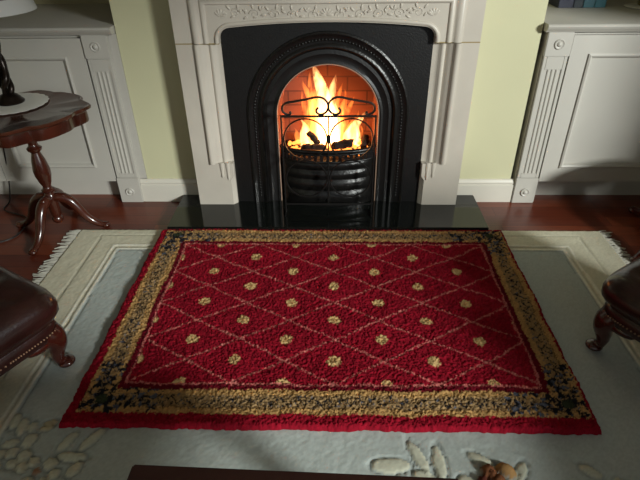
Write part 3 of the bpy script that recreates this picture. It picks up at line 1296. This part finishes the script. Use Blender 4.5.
# lamp
lamp = empty('table_lamp', (LX - .005, LY + .01, dz + .003))
tag(lamp, 'dark bronze figure lamp with a white shade on the doily', 'lamp')
b = MB()
b.lathe([(.058, 0), (.060, .006), (.056, .012), (.050, .016), (.046, .024), (.036, .034), (.024, .042), (.016, .046)], n=40)
b.build('base', M['bronze'], lamp, 50)
b = MB()
for k in range(3):
    pts, rd_ = [], []
    for i in range(40):
        t = i / 39
        a = k * 2 * PI / 3 + t * 5.5
        r = .011 + .012 * math.sin(PI * t) + .006 * math.sin(9 * t)
        pts.append((r * math.cos(a), r * math.sin(a), .036 + .27 * t))
        rd_.append(.011 + .005 * math.sin(PI * t) + .002 * math.sin(22 * t + k))
    b.tube(pts, rd_, 10)
for z, s in ((.10, .022), (.17, .027), (.235, .022), (.285, .018)):
    b.ball((.008 * math.sin(z * 60), .006, z), (s, s * .9, s * 1.2), 12)
b.tube([(0, 0, .29), (0, 0, .52)], .006, 8)
b.build('figure_stem', M['bronze'], lamp, 70)
SB = 1.035 - (dz + .003)
b = MB()
b.lathe([(.219, SB), (.222, SB), (.206, SB + .056), (.203, SB + .056)], n=48)
bm_ = b.bm
b.build('shade_band', M['shade'], lamp, 30)
b = MB()
prof = [(.2025, SB + .0565), (.2058, SB + .0565), (.135, SB + .25), (.132, SB + .25)]
b.rings([[(r * math.cos(2 * PI * i / 48), r * math.sin(2 * PI * i / 48), z) for i in range(48)] for r, z in prof + [prof[0]]], cap=False)
for k in range(3):
    a = k * 2 * PI / 3
    b.tube([(0, 0, .50), (.18 * math.cos(a), .18 * math.sin(a), SB + .10)], .002, 6)
b.build('shade', M['shade_dark'], lamp, 30)

# lamp cable
pts = smoothpath([(LX - .10, LY + .10, TZ + .006), (LX - .22, LY + .18, TZ - .02), (-1.70, 2.50, .45), (-1.76, 2.535, .20), (-1.80, 2.52, .02), (-1.78, 2.42, .006), (-1.62, 2.34, .006), (-1.575, 2.22, .006), (-1.60, 2.12, .006), (-1.75, 2.05, .006), (-1.9, 2.08, .006)], 8)
b = MB()
b.tube(pts, .0035, 6)
tag(b.build('lamp_cable', M['cable'], None, 60), 'thin black cable hanging behind the small table and looping on the floor', 'cable')

# ------------------------------------------------------------------ coffee table in the foreground
CT = .45
ct = empty('coffee_table', (0.000, .335, 0), math.radians(-1.8))
tag(ct, 'dark wooden coffee table, its far edge at the bottom of the view', 'table')
b = MB()
b.box(-.385, .275, -.24, .270, CT - .028, CT, 0.004)
b.build('tabletop', M['coffee'], ct)
b = MB()
for y in (-.205, .235):
    b.box(-.34, .23, y - .01, y + .01, CT - .10, CT - .0285)
for x in (-.35, .24):
    b.box(x - .01, x + .01, -.19, .22, CT - .10, CT - .0285)
b.build('apron', M['coffee'], ct)
for x in (-.35, .24):
    for y in (-.205, .235):
        b = MB()
        b.box(x - .022, x + .022, y - .022, y + .022, .013 if True else 0, CT - .0285, .003)
        b.build('leg', M['coffee'], ct)

# ------------------------------------------------------------------ dark side table at the right edge
st = empty('side_table', (1.66, 2.12, 0))
tag(st, 'low dark wooden pedestal table in shadow at the right edge, only a leg in view', 'table')
b = MB()
b.lathe([(.02, .06), (.034, .08), (.036, .16), (.028, .21), (.045, .26), (.04, .30), (.06, .325)], n=28)
b.build('column', M['leg_wood'], st, 50)
b = MB()
b.lathe([(.10, .326), (.19, .326), (.20, .334), (.195, .345), (.001, .345)], n=60)
b.build('tabletop', M['leg_wood'], st, 40)
for ang in (215, 335, 95):
    a = math.radians(ang)
    path = smoothpath([(.015, .20), (.05, .20), (.11, .17), (.17, .10), (.22, .045), (.28, .022), (.31, .026)], 4)
    l = MB()
    l.tube([(p[0] * math.cos(a), p[0] * math.sin(a), p[1]) for p in path], interp([0, .3, .7, .9, 1], [.03, .034, .022, .020, .010], 25), 12)
    l.ball((.295 * math.cos(a), .295 * math.sin(a), .017), (.026, .026, .017), 12)
    l.build('leg', M['leg_wood'], st, 60)

# ------------------------------------------------------------------ things on the right cabinet
ST = .9335
M['page'] = mat('page_paper', (205, 205, 200), .9)
bx = 1.200
for k, (wd, hh, dp, col, lab) in enumerate(((.075, .25, .17, (30, 34, 58), 'dark navy book at the left end of the row on the right cabinet'),
                                       (.045, .24, .16, (16, 34, 44), 'blackish blue book standing second from the left on the right cabinet'),
                                       (.056, .26, .17, (52, 100, 112), 'teal book standing third from the left on the right cabinet'),
                                       (.054, .25, .17, (60, 116, 130), 'lighter teal book at the right end of the row on the right cabinet'))):
    root = empty('book', (bx + wd / 2, 2.93, ST + .0005))
    tag(root, lab, 'book', 'books on the right cabinet')
    m = mat('book_cloth_' + str(col[0]), col, .35)
    c = MB()
    w2 = wd / 2
    c.box(-w2, -w2 + .004, 0, dp, 0, hh, .001)
    c.box(w2 - .004, w2, 0, dp, 0, hh, .001)
    c.box(-w2, w2, -.004, .002, 0, hh, .0015)
    c.build('cover', m, root)
    c = MB()
    c.box(-w2 + .0045, w2 - .0045, .0025, dp - .006, .004, hh - .005)
    c.build('pages', M['page'], root)
    bx += wd + .004
b = MB()
b.lathe([(.001, ST + .001), (.105, ST + .001), (.11, ST + .004), (.105, ST + .0045), (.001, ST + .0035)], 1.66, 2.93, n=60, fn=lambda a: 1 + .02 * abs(math.sin(a * 12)))
tag(b.build('doily', M['lace'], None, 60), 'small pale doily at the right end of the right cabinet top', 'doily')
b = MB()
b.lathe([(.045, ST + .005), (.052, ST + .008), (.055, ST + .03), (.075, ST + .10), (.07, ST + .17), (.045, ST + .21), (.05, ST + .23), (.044, ST + .228)], 1.675, 2.95, n=40)
tag(b.build('pot', M['pot'], None, 60), 'olive pottery pot standing on the doily on the right cabinet', 'pot')

# ------------------------------------------------------------------ unseen leather armchair, added to shade the right of the rugs
ac = empty('added_shade_armchair', (1.62, .36, .0135))
tag(ac, 'added unseen leather armchair right of the coffee table, shading the rugs from the window', 'armchair')
b = MB()
b.box(-.36, .40, -.38, .40, .14, .34, .03)
b.build('frame', M['leather'], ac, 50)
b = MB()
b.box(-.36, .20, -.27, .27, .345, .47, .04)
b.build('seat', M['leather'], ac, 50)
b = MB()
b.box(.205, .42, -.40, .42, .345, .92, .06)
b.build('backrest', M['leather'], ac, 50)
for y0, y1 in ((-.40, -.28), (.28, .42)):
    b = MB()
    b.box(-.40, .20, y0, y1, .342, .54, .045)
    b.build('armrest', M['leather'], ac, 50)
for x in (-.32, .34):
    for y in (-.32, .34):
        b = MB()
        b.lathe([(.018, 0), (.022, .02), (.020, .06), (.032, .1395)], x, y, n=16)
        b.build('leg', M['leg_wood'], ac, 50)
